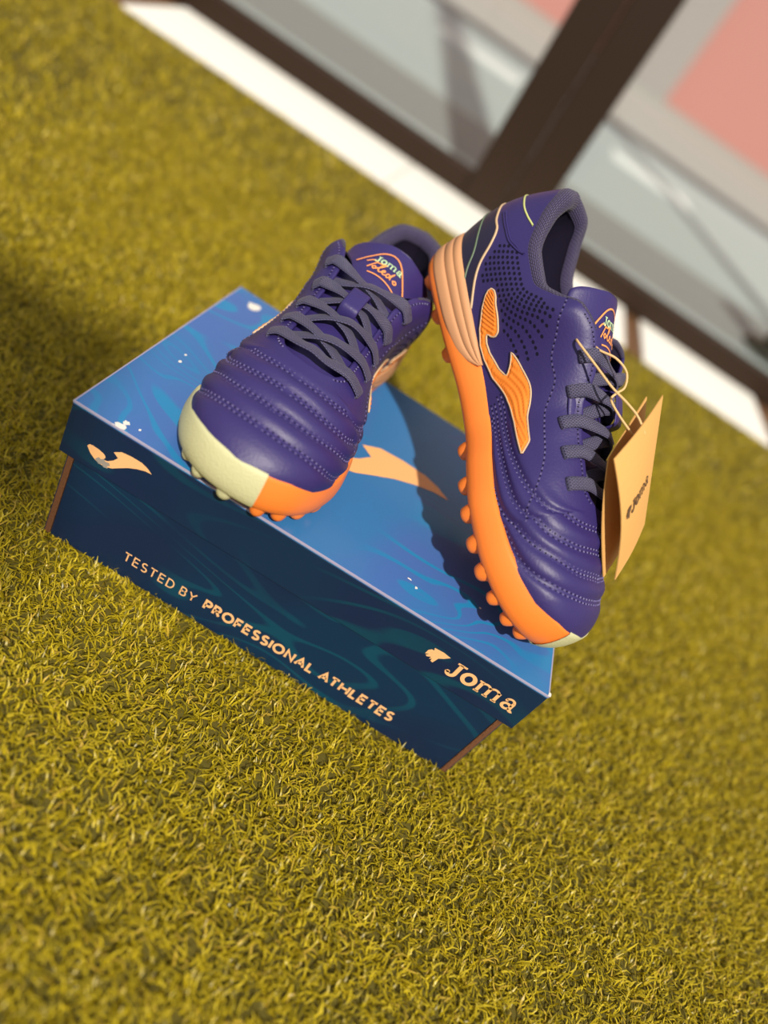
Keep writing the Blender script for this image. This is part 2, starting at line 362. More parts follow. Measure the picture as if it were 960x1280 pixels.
def lid_logo(x, z):
    u, w = (x-.0288)*2.96, (z-.0891)*2.96; a = -.045
    return (.1393+u*math.cos(a)-w*math.sin(a), .1152+u*math.sin(a)+w*math.cos(a), BH+.00018)
acc = Acc(); poly_face(acc, [lid_logo(x, z) for x, z in LOGO]); acc.build('bird_logo', M['tanbig'], lid, sm=False)['label'] = 'large apricot bird logo on the lid top'
acc = Acc(); slab_joma(acc, on_front(.2470, .0795, .0132, .0118, -.0002)); acc.build('wordmark', M['tan'], lid, sm=False)['label'] = 'tan slab serif wordmark JOMA'
acc = Acc()
poly_face(acc, [(x, -.0002, z) for x, z in BIRD]); acc.build('bird_emblem', M['tan'], lid, sm=False)
acc = Acc(); rng = random.Random(5)
def blotch(cx, cy, rx, ry, n=11):
    return [(cx+rx*math.cos(2*math.pi*k/n)*rng.uniform(.5, 1.1), cy+ry*math.sin(2*math.pi*k/n)*rng.uniform(.5, 1.1)) for k in range(n)]
for cx, cy, rx, ry in SCUFF:
    acc = Acc(); poly_face(acc, [(x, max(y, .0002), BH+.0002) for x, y in blotch(cx, cy, rx, ry)]); acc.build('scuff', M['scuff'], lid, sm=False)
# ------------------------------------------------------------------ shoe surface
L=.262
def pchip(xs,ys):
    xs=np.asarray(xs,float);ys=np.asarray(ys,float);h=np.diff(xs);d=np.diff(ys)/h
    m=np.zeros_like(xs);m[0]=d[0];m[-1]=d[-1]
    for i in range(1,len(xs)-1):
        if d[i-1]*d[i]>0:
            w1=2*h[i]+h[i-1];w2=h[i]+2*h[i-1];m[i]=(w1+w2)/(w1/d[i-1]+w2/d[i])
    def f(x):
        x=np.clip(np.asarray(x,float),xs[0],xs[-1]);i=np.clip(np.searchsorted(xs,x)-1,0,len(xs)-2)
        u=(x-xs[i])/h[i]
        return (ys[i]*(1+2*u)*(1-u)**2+m[i]*h[i]*u*(1-u)**2+ys[i+1]*u*u*(3-2*u)+m[i+1]*h[i]*u*u*(u-1))
    return f
def ends(t,a=.13,b=.20,pa=2.3,pb=2.3):
    # rounded plan ends factor
    e=np.ones_like(t)
    k=t<a;e=np.where(k,(1-np.clip((a-t)/a,0,1)**pa)**(1/pa),e)
    k=t>1-b;e=np.where(k,(1-np.clip((t-1+b)/b,0,1)**pb)**(1/pb),e)
    return e
_wm=pchip([0,.15,.28,.40,.50,.60,.70,.78,.86,1],[.0315,.0325,.0310,.0275,.0305,.0405,.0480,.0490,.0470,.0440])
_wl=pchip([0,.15,.28,.40,.50,.60,.70,.78,.86,1],[.0315,.0330,.0340,.0350,.0375,.0415,.0445,.0445,.0430,.0410])
def halfw(t,side):   # side -1 = medial(y<0), +1 lateral
    t=np.asarray(t,float)
    return np.where(side<0,_wm(t),_wl(t))*ends(t)
_c=pchip([0,.2,.45,.7,1],[0,0,.001,-.001,-.006])   # centre line y, toe apex towards medial
zf=pchip([0,.1,.25,.38,.5,.65,.8,.9,.96,1],[.033,.0305,.0275,.0245,.0225,.0215,.0240,.0295,.0340,.036])
zb=pchip([0,.06,.15,.7,.8,.9,1],[.008,.006,.0055,.0055,.0062,.0085,.0125])
hE=pchip([0,.04,.10,.18,.25,.30,.345,.39,.46,.55,.65,.75,.82,.88,.93,.97,1],
         [.097,.095,.084,.0720,.0710,.0795,.0915,.0938,.0878,.0790,.0700,.0640,.0592,.0545,.0490,.0440,.0362])
eG=pchip([0,.02,.05,.10,.17,.25,.30,.345,.385,.43,.48,.62,.70],[.000,.0120,.0205,.0275,.0320,.0345,.0358,.0350,.0300,.0240,.0210,.0205,.0200])
T_THROAT=.757
def gap(t):
    t=np.asarray(t,float)
    u=np.clip((t-.70)/(T_THROAT-.70),0,1)
    return eG(t)*np.sqrt(np.clip(1-u**2,0,1))
ang=pchip([0,.22,.30,.36,.44,.56,.70,1],np.radians([80,80,70,44,30,14,2,0]))
_bl=pchip([0,.45,.53,.61,.67,1],[0,0,.5,.92,1,1])     # 0: profile ends at the edge, 1: profile runs to the mid line and is trimmed
def heelx(t,z):
    f=np.clip(1-t/.30,0,1)**2
    u=(z-.03)/.065
    return f*( -.0075*np.sin(np.pi*np.clip(u,-.3,1.3)*.85)+.004*np.clip(u,0,1.5)**2 )
def _sec(t,v,side):
    w=halfw(t,side)*.965; z0=zf(t)-.003; B=_bl(t); g=eG(t)*(1-B); h=hE(t)+B*.0032*np.clip((.86-t)/.2,0,1); a=ang(t)
    hh=h-z0; ww=np.maximum(w-g,0)
    b=np.radians(6)
    k1=.60*hh
    bl=np.clip((t-.25)/.15,0,1); bl=bl*bl*(3-2*bl); k2=(1-bl)*np.minimum(.45*hh,.03)+bl*np.maximum(.58*ww,.2*hh*(t<.6))
    p1y=w+k1*np.sin(b)*np.clip(w/.03,0,1);p1z=z0+k1*np.cos(b)
    p2y=g+k2*np.cos(a);p2z=h-k2*np.sin(a)
    c0=(1-v)**3;c1=3*v*(1-v)**2;c2=3*v*v*(1-v);c3=v**3
    return c0*w+c1*p1y+c2*p2y+c3*g, c0*z0+c1*p1z+c2*p2z+c3*h
_VT=np.linspace(0,1,801); _VM={}
def _vmax(t,side):
    if side not in _VM:
        vv=np.linspace(0,1,500); out=[]
        for q in _VT:
            y,_=_sec(np.full(500,q),vv,side); g=float(gap(q)); k=np.nonzero(y>g+1e-7)[0]
            if q<.45 or len(k)==0 or k[-1]==499: out.append(1.0)
            else:
                i=k[-1]; out.append(vv[i]+(vv[i+1]-vv[i])*(y[i]-g)/max(y[i]-y[i+1],1e-9))
        _VM[side]=np.array(out)
    return np.interp(t,_VT,_VM[side])
def profile(t,v,side):
    """outer upper surface, t in[0,1], v in [0,1] -> xyz"""
    t,v=np.broadcast_arrays(np.asarray(t,float),np.asarray(v,float))
    y,z=_sec(t,v*_vmax(t,side),side)
    x=t*L+heelx(t,z)
    return np.stack([x,side*y+_c(t),z],-1)
LINES = [  # quilting lines as (t, v)
    [(.56, .012), (.68, .024), (.78, .055), (.856, .131), (.902, .355), (.930, .70), (.937, 1)],
    [(.50, .030), (.60, .042), (.68, .062), (.732, .093), (.793, .197), (.836, .37), (.876, .65), (.890, 1)],
    [(.47, .058), (.586, .128), (.701, .205), (.745, .270), (.793, .402), (.828, .66), (.840, 1)],
    [(.455, .095), (.53, .160), (.604, .232), (.678, .336), (.712, .413), (.752, .517), (.783, .70), (.797, 1)]]
SEAM = [(.325, .97), (.345, .80), (.371, .614), (.421, .475), (.484, .520), (.56, .553), (.625, .560), (.691, .456), (.741, .290), (.768, .20)]
VM = .092   # metres per unit of v, for flat layout
def tv_xy(tv): tv = np.asarray(tv, float); return np.stack([tv[..., 0]*L, tv[..., 1]*VM], -1)
LINES_D = [resample(tv_xy(spline(l, 80)), n=160) for l in LINES]
def puff(t, v):
    t, v = np.broadcast_arrays(np.asarray(t, float), np.asarray(v, float)); q = tv_xy(np.stack([t, v], -1)).reshape(-1, 2)
    d = np.full(len(q), 1.0)
    for l in LINES_D:
        d = np.minimum(d, np.sqrt(((q[:, None]-l[None])**2).sum(-1)).min(1))
    d = d.reshape(t.shape); d = np.maximum(d-.0011, 0)
    reg = np.clip((t-.46)/.10, 0, 1)*np.clip((.97-t)/.05, 0, 1)
    # only where the quilting is: in front of / below the last line
    l4 = LINES_D[3]; vlim = np.interp(t*L, l4[:, 0], l4[:, 1])+.004
    q_ = np.clip((vlim+.016-v*VM)/.016, 0, 1); reg = reg*q_*q_*(3-2*q_)
    a = .0012*(1-np.exp(-(d/.0036)**2))-.0008*np.exp(-(d/.0015)**2)
    return a*reg
def P0(t, v, side): return profile(np.clip(t, .0012, .9992), v, side)
def N0(t, v, side, e=1e-3):
    t = np.clip(np.asarray(t, float), .003, .996); v = np.asarray(v, float)
    a = P0(t+e, v, side)-P0(t-e, v, side); v2 = np.clip(v, e, 1-e); b = P0(t, v2+e, side)-P0(t, v2-e, side)
    n = np.cross(a, b)
    return norm(-n if side > 0 else n)
def surf(t, v, side, off=0.0):
    t = np.asarray(t, float); v = np.asarray(v, float); n = N0(t, v, side)
    return P0(t, v, side)+n*(puff(t, v)+off)[..., None]
def nd_stations(n): return .5-.5*np.cos(np.linspace(0, np.pi, n))
EYE_T = [.445, .505, .567, .633, .700]
EYE_OFF = {1: (.0065, .0065, .0065, .0068, .0070), -1: (.0080, .0092, .0100, .0105, .0110)}
def eyelet_v(t, side, off=.0065):
    v = np.linspace(.4, 1, 300); p = P0(np.full(300, t), v, side); g = float(gap(t))
    d = np.linalg.norm(p-p[-1], axis=1); return float(v[np.argmin(np.abs(d-off))])
def in_poly(P, x, y):
    c = False; n = len(P)
    for i in range(n):
        x1, y1 = P[i]; x2, y2 = P[i-1]
        if (y1 > y) != (y2 > y) and x < (x2-x1)*(y-y1)/(y2-y1)+x1: c = not c
    return c
SIDE_LOGO = [(.221,.345),(.221,.29),(.228,.24),(.248,.175),(.291,.085),(.327,.050),(.359,.050),(.408,.073),(.479,.162),(.532,.259),(.619,.340),(.590,.415),(.506,.358),(.419,.254),(.374,.213),(.400,.186),(.419,.160),(.416,.146),(.396,.116),(.351,.089),(.329,.090),(.313,.110),(.311,.127),(.321,.137),(.326,.160),(.319,.201),(.278,.313),(.245,.388),(.230,.385)]
PERF = [(.150,.30),(.131,.46),(.131,.70),(.165,.86),(.215,.90),(.290,.90),(.342,.70),(.372,.46),(.418,.335),(.415,.275),(.392,.225),(.355,.19),(.330,.20),(.290,.33),(.255,.43),(.212,.42),(.195,.33),(.205,.24),(.183,.22)]
def outline(ts, side):
    return np.stack([ts*L, side*halfw(ts, side)+_c(ts)], -1)
def loop(n=150):
    ts = nd_stations(n); ts = np.clip(ts, .0, 1)
    o = np.concatenate([outline(ts, 1), outline(ts[::-1], -1)[1:-1]]); tt = np.r_[ts, ts[::-1][1:-1]]; sd = np.r_[np.ones(n), -np.ones(n-2)]
    k = len(o); d = np.roll(o, -1, 0)-np.roll(o, 1, 0); nn = norm(np.stack([-d[:, 1], d[:, 0]], -1))
    return o, nn, tt, sd
# lateral side first: walking heel->toe along +y, outward normal is +y
def sole_rows(rows, o, nn, tt, extra=0.0, zlo=None):
    out = []
    for r, b in rows:
        lo = zb(tt) if zlo is None else zlo
        z = lo+(zf(tt)+.0012-lo)*r; hx = heelx(tt, z)
        p = o+nn*(b+extra)
        out.append(np.stack([p[:, 0]+hx*.6, p[:, 1], z], -1))
    return np.stack(out, 1)
ROWS = [(0, -.0035), (.03, -.0012), (.12, .0004), (.3, .0014), (.5, .0016), (.7, .0010), (.88, .0), (.96, -.0008), (1.0, -.0022), (.95, -.0050)]

def build_shoe(Mw, mirror, label, tongue_flip=False):
    sgn = np.array([1, -1 if mirror else 1, 1.0])
    root = empty('turf_shoe', Mw); tag(root, label, 'shoe', 'pair of purple turf shoes')
    def X(v): return np.asarray(v, float).reshape(-1, 3)*sgn
    def FF(f, flip=False): return [tuple(q[::-1]) for q in f] if (mirror != flip) else f
    def mk(acc, name, mat, par, **k):
        V = X(np.concatenate(acc.v)); return mesh(name, V, FF(acc.f), mat, par, k.get('sm', True), k.get('merge', 0), np.concatenate(acc.uv))
    # ---- upper
    n, m = 250, 62
    ts = np.unique(np.r_[nd_stations(n), np.linspace(T_THROAT-.012, T_THROAT+.004, 10)]); n = len(ts)
    acc = Acc(); halves = []
    for side in (1, -1):
        vv = np.linspace(0, 1, m); T, V = np.meshgrid(ts, vv, indexing='ij')
        G = surf(T, V, side)
        nE = N0(ts, np.full(n, .985), side); e = P0(ts, np.full(n, 1.0), side)
        e0 = P0(ts, np.full(n, .97), side); Tg = norm(e-e0)
        r = np.where(ts < T_THROAT-.004, .0011, 0.0)*np.clip((T_THROAT-ts)/.02, 0, 1)
        edge = []
        for th_ in (40, 80, 120, 160, 180):
            a = math.radians(th_); edge.append(G[:, -1]-nE*r[:, None]+r[:, None]*(math.cos(a)*nE+math.sin(a)*Tg))
        edge.append(edge[-1]-Tg*(r*6)[:, None])
        G = np.concatenate([G, np.stack(edge, 1)], 1)
        # mid line closed in front of the throat
        k = ts >= T_THROAT; G[k, m-1:, 1] = _c(ts[k])[:, None]
        uv = np.stack([np.repeat(ts*L, m+6), np.tile(np.r_[vv, np.ones(6)]*VM, n)], 1)
        halves.append((G, uv))
    k = ts >= T_THROAT; mid = (halves[0][0][k, m-1:]+halves[1][0][k, m-1:])/2
    for side, (G, uv) in zip((1, -1), halves):
        G[k, m-1:] = mid
        acc.add(G, grid_faces(n, m+6, flip=(side > 0)), uv)
    # orientation: side +1 outward normal = -(dt x dv)
    upper = mk(acc, 'upper', M['leather'], root, merge=2e-5)
    # ---- stitching on the upper
    def dashes(acc, tv, side, step=.0033, ln=.0022, w=.00090, offs=(0,), lift=.00022):
        tv = spline(tv, 60); P = surf(tv[:, 0], tv[:, 1], side); d = np.r_[0, np.cumsum(np.linalg.norm(np.diff(P, axis=0), axis=1))]
        s = np.arange(step/2, d[-1], step)
        for off in offs:
            for sg, k in ((s-ln/2, 0),):
                A = np.stack([np.interp(sg, d, tv[:, j]) for j in (0, 1)], 1); B = np.stack([np.interp(sg+ln, d, tv[:, j]) for j in (0, 1)], 1)
                pa = surf(A[:, 0], A[:, 1], side); pb = surf(B[:, 0], B[:, 1], side); nn = N0(A[:, 0], A[:, 1], side)
                tg = norm(pb-pa); sd = norm(np.cross(nn, tg)); pa = pa+sd*off; pb = pb+sd*off
                for i in range(len(pa)):
                    hc = pa[i]-tg[i]*.00055+nn[i]*.00016; q6 = [hc+tg[i]*.00052*math.cos(z_)+sd[i]*.00058*math.sin(z_) for z_ in np.linspace(0, 2*np.pi, 6, endpoint=False)]
                    holes.add(q6, [tuple(range(6))])
                    a, b, N_, S_ = pa[i], pb[i], nn[i], sd[i]; mid = (a+b)/2+N_*(lift+.0003)
                    acc.add([a+S_*w/2-N_*.0003, a-S_*w/2-N_*.0003, mid+S_*w/2, mid-S_*w/2, b+S_*w/2-N_*.0003, b-S_*w/2-N_*.0003, mid+S_*w/2-N_*.0006, mid-S_*w/2-N_*.0006],
                            [(0, 1, 3, 2), (2, 3, 5, 4), (0, 2, 6), (2, 4, 6), (1, 7, 3), (3, 7, 5)])
    acc = Acc(); holes = Acc()
    for side in (1, -1):
        for k, l in enumerate(LINES): dashes(acc, l, side, offs=(-.0012, .0012) if k != 1 else (-.0021, -.0002, .0019))
        dashes(acc, SEAM, side)
        dashes(acc, [(t, eyelet_v(t, side, .0025)) for t in np.linspace(.37, .745, 14)], side, step=.0026, ln=.0016)
    st = mk(acc, 'stitching', M['thread'], upper, sm=False); st['kind'] = 'stuff'
    sh = mk(holes, 'stitch_holes', M['hole'], upper, sm=False); sh['kind'] = 'stuff'
    # ---- perforations
    acc = Acc(); PX = tv_xy(PERF); LX = tv_xy(SIDE_LOGO); a6 = np.linspace(0, 2*np.pi, 6, endpoint=False)
    LBIG = [((p[0]-.078)*1.08+.078, (p[1]-.018)*1.10+.018) for p in LX]
    for side in (1, -1):
        vq = np.linspace(0, 1, 200); al = np.r_[0, np.cumsum(np.linalg.norm(np.diff(P0(np.full(200, .24), vq, side), axis=0), axis=1))]
        tq_ = np.linspace(.08, .45, 200)
        for row, sv in enumerate(np.arange(.004, al[-1], .0029)):
            v = float(np.interp(sv, al, vq)); d = np.r_[0, np.cumsum(np.linalg.norm(np.diff(P0(tq_, np.full(200, v), side), axis=0), axis=1))]
            for sx in np.arange((row % 2)*.0018, d[-1], .0036):
                t = float(np.interp(sx, d, tq_))
                if in_poly(PX, t*L, v*VM) and not in_poly(LBIG, t*L, v*VM):
                    c = surf(t, v, side, .00012); N_ = N0(t, v, side); S_ = norm(np.cross(N_, np.array([0, 0, 1.]))); U_ = np.cross(S_, N_); r = .00112
                    acc.add(c+np.outer(np.cos(a6)*r*1.1, S_)+np.outer(np.sin(a6)*r*.85, U_), [tuple(range(6))])
    pf = mk(acc, 'perforations', M['hole'], upper, sm=False); pf['kind'] = 'stuff'
    # ---- side logos (raised, ribbed) with a cream rim
    for side in (1, -1):
        pts = resample(np.vstack([LX, LX[:1]]), step=.0008)[:-1]
        inn = []
        x0, y0 = LX.min(0); x1, y1 = LX.max(0)
        for xx in np.arange(x0, x1, .0008):
            for yy in np.arange(y0, y1, .0008):
                if in_poly(LX, xx, yy) and np.min(((pts-[xx, yy])**2).sum(1)) > .0005**2: inn.append((xx, yy))
        nb = len(pts); allp = [Vector(p) for p in pts]+[Vector(p) for p in inn]
        r = delaunay_2d_cdt(allp, [(i, (i+1) % nb) for i in range(nb)], [], 1, 1e-7)
        q = np.array([tuple(p) for p in r[0]]); t, v = q[:, 0]/L, q[:, 1]/VM
        isb = np.array([np.min(((pts-p)**2).sum(1)) < (1e-6)**2 for p in q])
        db = np.array([np.sqrt(np.min(((pts-p)**2).sum(1))) for p in q])
        ph = (q[:, 1]-.62*q[:, 0])/.0034
        rib = .0010*np.abs(np.sin(np.pi*ph))*np.clip((db-.0012)/.0006, 0, 1)
        off = np.where(db > .0009, .0010, .0013)+rib*1.0; off[isb] = .0011
        Vv = surf(t, v, side, off); acc = Acc(); fl = [tuple(f) if side < 0 else tuple(f[::-1]) for f in r[2]]
        acc.add(Vv, fl)
        lg = mk(acc, 'side_logo', M['logo'], root)
        # rim
        rp = np.vstack([pts, pts[:2]]); rp = resample(rp, step=.0016); acc = Acc()
        pp = surf(rp[:, 0]/L, rp[:, 1]/VM, side, .0008); nn = N0(rp[:, 0]/L, rp[:, 1]/VM, side)
        acc.add(*ribbon(pp, nn, .0011, .0012, 6)); mk(acc, 'logo_rim', M['cream'], lg)
    # ---- heel lines
    def line_on(tv, side, w, th_, mat, name, par):
        tv = spline(tv, 40); P = surf(tv[:, 0], tv[:, 1], side, .0002); nn = N0(tv[:, 0], tv[:, 1], side); acc = Acc(); acc.add(*ribbon(P, nn, w, th_, 6)); return mk(acc, name, mat, par)
    for side in (1, -1):
        g1, g2 = np.linspace(0, 1, 22), np.linspace(0, 1, 14)      # dark heel panel between sole and cream line
        bnd = spline([(.010, .37), (.065, .366), (.095, .415), (.120, .355), (.147, .214), (.181, .126), (.235, .045)], 22)
        acc = Acc(); T = np.repeat(bnd[:, 0], 14).reshape(22, 14); Vv = np.outer(bnd[:, 1], g2)
        acc.add(surf(T, Vv, side, .00045), grid_faces(22, 14, flip=side > 0)); mk(acc, 'heel_panel', M['dark'], root)
        line_on([(.004, .37), (.065, .371), (.095, .425), (.120, .363), (.147, .220), (.181, .131), (.235, .048)], side, .0016, .0012, M['cream'], 'heel_piping', root)
        line_on([(.008, .20), (.077, .181), (.111, .151), (.138, .081), (.162, .035)], side, .0014, .0014, M['pgreen'], 'heel_piping', root)
        line_on([(.004, .64), (.055, .703), (.094, .842), (.122, .95)], side, .0012, .0008, M['pyellow'], 'heel_piping', root)
        for dv in (0, .03): line_on([(.06, .45+dv), (.09, .53+dv), (.13, .66+dv), (.155, .80+dv), (.18, .93)], side, .0014, .0012, M['leather'], 'heel_piping', root)
    # ---- collar: padded roll and lining
    acc = Acc(); tc = np.unique(np.r_[nd_stations(120)*.40*2, .40]); tc = tc[(tc <= .40)]; tc[0] = .0
    pth = []
    rr = pchip([0, .06, .25, .32, .36, .40], [.0062, .0056, .0050, .0036, .0022, .0012])
    cols = []
    for side in (1, -1):
        tq = tc if side < 0 else tc[::-1]
        e = P0(tq, np.full(len(tq), 1.0), side); e0 = P0(tq, np.full(len(tq), .96), side); Tg = norm(e-e0); nE = N0(tq, np.full(len(tq), .985), side)
        r = rr(tq)[:, None]; S = []
        for a in np.radians(np.linspace(-35, 200, 15)): S.append(e-nE*r+r*(math.cos(a)*nE*1.05+math.sin(a)*Tg))
        last = S[-1]
        for k, (dn, inn) in enumerate(((.008, .0), (.016, -.0015), (.026, -.002), (.038, -.001), (.052, .002))):
            f = np.clip((.36-tq)/.06, .12, 1)[:, None]; down = np.array([0, 0, -1.0])*.75-Tg*.25
            q = last+down*dn*f-nE*inn; q[:, 1] = _c(tq)+(q[:, 1]-_c(tq))*(1-.45*(dn/.052)*np.clip(tq/.12, 0, 1)); S.append(q)
        cols.append(np.stack(S, 1))
    Gc = np.concatenate([cols[0][:-1], cols[1]]); Gc[np.abs(Gc) < 1e-9] = 0
    nc = len(Gc); d = np.r_[0, np.cumsum(np.linalg.norm(np.diff(Gc[:, 7], axis=0), axis=1))]
    mm = Gc.shape[1]; dv_ = np.r_[0, np.cumsum(np.linalg.norm(np.diff(Gc[nc//4], axis=0), axis=1))]
    nr = 14
    acc.add(Gc[:, :nr], grid_faces(nc, nr), np.stack([np.repeat(d, nr), np.tile(dv_[:nr], nc)], 1)); collar = mk(acc, 'collar', M['lining'], root)
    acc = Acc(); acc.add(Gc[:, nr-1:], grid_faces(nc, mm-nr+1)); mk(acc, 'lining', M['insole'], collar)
    # ---- insole
    acc = Acc(); ti = np.linspace(.02, .85, 40); A = np.stack([ti*L, halfw(ti, 1)*.93+_c(ti), zf(ti)+.003], -1); B = np.stack([ti*L, -halfw(ti, -1)*.93+_c(ti), zf(ti)+.003], -1)
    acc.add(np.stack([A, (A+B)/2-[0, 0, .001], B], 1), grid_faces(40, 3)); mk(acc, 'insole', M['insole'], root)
    # ---- tongue
    tz = spline([(.765*L, .0560), (.66*L, .0665), (.55*L, .0762), (.45*L, .0862), (.385*L, .0938), (.335*L, .0992), (.300*L, .1035)], 70)
    u = np.linspace(0, 1, 70)
    hw = pchip([0, .15, .5, .75, .9, .96, 1], [.018, .024, .027, .0300, .0290, .0240, .010])(u); thk = pchip([0, .6, .9, .97, 1], [.003, .005, .0070, .0065, .003])(u)
    kk = pchip([0, .6, .8, 1], [10, 12, 15, 13])(u)
    Tt = norm(np.stack([np.gradient(tz[:, 0]), np.gradient(tz[:, 1])], -1)); up = np.stack([-Tt[:, 1], Tt[:, 0]], -1)*-1   # normal in xz
    up = np.where(up[:, 1:2] < 0, -up, up)
    def tongue_pt(i, yy, h):
        drop = kk[i]*yy*yy
        return np.array([tz[i, 0]+up[i, 0]*(h-drop), yy, tz[i, 1]+up[i, 1]*(h-drop)])
    ns = 36; aa = np.linspace(0, 2*np.pi, ns, endpoint=False); rows = []
    for i in range(70):
        ca = np.sign(np.cos(aa))*np.abs(np.cos(aa))**.75; sa = np.sign(np.sin(aa))*np.abs(np.sin(aa))**.75
        rows.append([tongue_pt(i, hw[i]*c, thk[i]*.5*(s-1)) for c, s in zip(ca, sa)])
    acc = Acc(); F = grid_faces(70, ns, closed_m=True); F.append(tuple(69*ns+k for k in range(ns))); acc.add(np.array(rows), F, np.stack([np.repeat(u*.15, ns), np.tile(aa/6.28*.06, 70)], 1))
    tongue = mk(acc, 'tongue', M['leather'], root)
    # padded knit back edge of the tongue
    # print on the tongue: a across (always towards the shoe's left), b towards the ankle
    dl = np.r_[0, np.cumsum(np.linalg.norm(np.diff(tz, axis=0), axis=1))]
    def tmap(a, b):
        s = dl[-1]-.0215+b; i = np.interp(s, dl, np.arange(70)); i0 = int(min(max(i, 0), 68)); f = i-i0
        p = tongue_pt(i0, a, .00035)*(1-f)+tongue_pt(i0+1, a, .00035)*f
        return p*sgn*np.array([1, 1, 1]) if False else p
    def put(acc, P, w):
        P = resample(spline(P, 6*len(P)) if len(P) > 2 else P, step=.0007); V, F = strip2d(P, w)
        acc.add([tmap(a, b) for a, b in V], [q[::-1] for q in F])
    def mk2(acc, name, mat, par): return mesh(name, np.concatenate(acc.v), acc.f, mat, par, False)
    acc = Acc(); put(acc, [(-.0190, -.0030), (-.0140, .0040), (-.0070, .0115), (0.0, .0135), (.0065, .0095), (.0135, -.001), (.0190, -.0105)], .0010)
    put(acc, [(-.0090, -.0092), (-.002, -.0086), (.006, -.0098), (.0140, -.0130)], .0009)
    # script word
    T0 = lambda L_: [(x*.0060-.0002, y*.0058-.0046) for x, y in L_]
    for stq in ([(-2.2, .7), (-1.6, 1.25), (-.9, 1.05), (-.1, 1.35)], [(-1.15, 1.1), (-1.5, .45), (-1.8, -.15)], [(-1.35, .2), (-1.15, .42), (-.95, .2), (-1.15, -.05), (-1.35, .2)], [(-.95, .1), (-.45, .7), (-.25, 1.1), (-.45, 1.05), (-.65, .3), (-.5, -.08), (-.2, .08)],
                [(-.2, .08), (.1, .35), (-.02, .5), (-.2, .25), (0, -.1), (.3, 0)], [(.75, .35), (.5, .4), (.35, .1), (.55, -.15), (.75, .15), (1.05, .95), (.85, .2), (.95, -.18)], [(1.25, -.02), (1.5, .18), (1.7, -.08), (1.5, -.32), (1.25, -.02)]):
        put(acc, T0(stq), .0009)
    mk2(acc, 'tongue_print', M['oprint'], tongue)['label'] = 'orange arch and script word Toledo'
    acc = Acc(); slab_joma(acc, lambda a, b: tmap(-.0095+a*.0056, .0022+b*.0052)); 
    acc.f = [q[::-1] for q in acc.f]
    mk2(acc, 'tongue_print', M['mint'], tongue)['label'] = 'mint slab serif word JOMA'
    # ---- laces
    acc = Acc()
    def lace_up(p, side, t): return N0(t, eyelet_v(t, side, .009), side)
    def eye(k, side, off): t = EYE_T[k]; return surf(t, eyelet_v(t, side, EYE_OFF[side][k]), side, off)
    def edge_pt(t, side, off): return P0(t, 1.0, side)+N0(t, .98, side)*off
    def over(t, y, h):       # point above the tongue
        i = int(np.argmin(np.abs(tz[:, 0]-t*L))); return tongue_pt(i, y, h)
    def strap(pts, ups, w=.0076, th_=.0019):
        P = spline(pts, 34); U = norm(spline(ups, 34)); acc.add(*ribbon(P, U, w, th_, 12, .7))
    Z = np.array([0, 0, 1.0])
    for k in range(5):
        for side in (1, -1):
            t = EYE_T[k]; nS = lace_up(None, side, t)
            inw = norm(edge_pt(t, side, 0)-eye(k, side, 0))
            if k == 4:
                continue
            t2 = EYE_T[k+1]-.012; lay = .0046 if side > 0 else .0067
            e2 = edge_pt(t2, -side, -.0032); tm = (t*.5+t2*.5)
            pts = [eye(k, side, -.0025)-inw*.0016, eye(k, side, .0009)-inw*.0020, eye(k, side, .0019)+inw*.0012, edge_pt(t*.93+t2*.07, side, .0021), over(t*.66+t2*.34, side*.0085, lay+.0012), over(tm, 0, lay+.0006), over(t*.32+t2*.68, -side*.0095, .0040), e2+norm(e2-over(tm, 0, 0))*.004]
            ups = [-inw+nS*.2, nS-inw*.8, nS, nS, Z, Z, Z, lace_up(None, -side, t2)]
            strap(pts, ups)
    tF = EYE_T[4]
    pl = []; ul = []
    for side in (1, -1):
        nS = lace_up(None, side, tF); inw = norm(edge_pt(tF, side, 0)-eye(4, side, 0))
        seq = [eye(4, side, -.0025)-inw*.0016, eye(4, side, .0009)-inw*.0020, eye(4, side, .0020)+inw*.0012, edge_pt(tF+.004, side, .0026)]
        us = [-inw+nS*.2, nS-inw*.8, nS, nS]
        if side > 0: pl += seq+[over(tF+.01, .009, .0080), over(tF+.012, 0, .0090), over(tF+.01, -.009, .0080)]; ul += us+[Z, Z, Z]
        else: pl += seq[::-1]; ul += us[::-1]
    strap(pl, ul)
    mk(acc, 'lace', M['lace'], root)
    # ---- lace keeper on the tongue
    acc = Acc(); i0 = int(np.argmin(np.abs(tz[:, 0]-.465*L))); pth = np.array([over(.580, 0, .001), over(.570, 0, .0095), over(.550, 0, .0108), over(.520, 0, .0106), over(.500, 0, .0090), over(.492, 0, .001)])
    acc.add(*ribbon(spline(pth, 24), np.array([.4, 0, 1.0]), .0115, .0014, 10, .5)); mk(acc, 'lace_keeper', M['leather'], root)
    # ---- sole
    o, nn, tt, sd = loop(150); nl = len(o)
    R = sole_rows(ROWS, o, nn, tt); acc = Acc(); mr = len(ROWS)
    acc.add(R, grid_faces(nl, mr, closed_n=True, flip=False))
    nb = 150; base = 0
    for i in range(nb-1):    # underside
        a = i*mr; b = (i+1)*mr; c = ((nl-(i+1)) % nl)*mr if i+1 < nb-1 else (i+1)*mr; d = ((nl-i) % nl)*mr
        q = [a, b, c, d]; q = [x for j, x in enumerate(q) if x not in q[:j]]
        if len(q) > 2: acc.f.append(tuple(q[::-1]))
    outsole = mk(acc, 'outsole', M['orange'], root)
    # pale toe bumper: lateral front and just past the tip
    idx = [i for i in range(nl) if (sd[i] > 0 and tt[i] > .80) or (sd[i] < 0 and tt[i] > .991)]
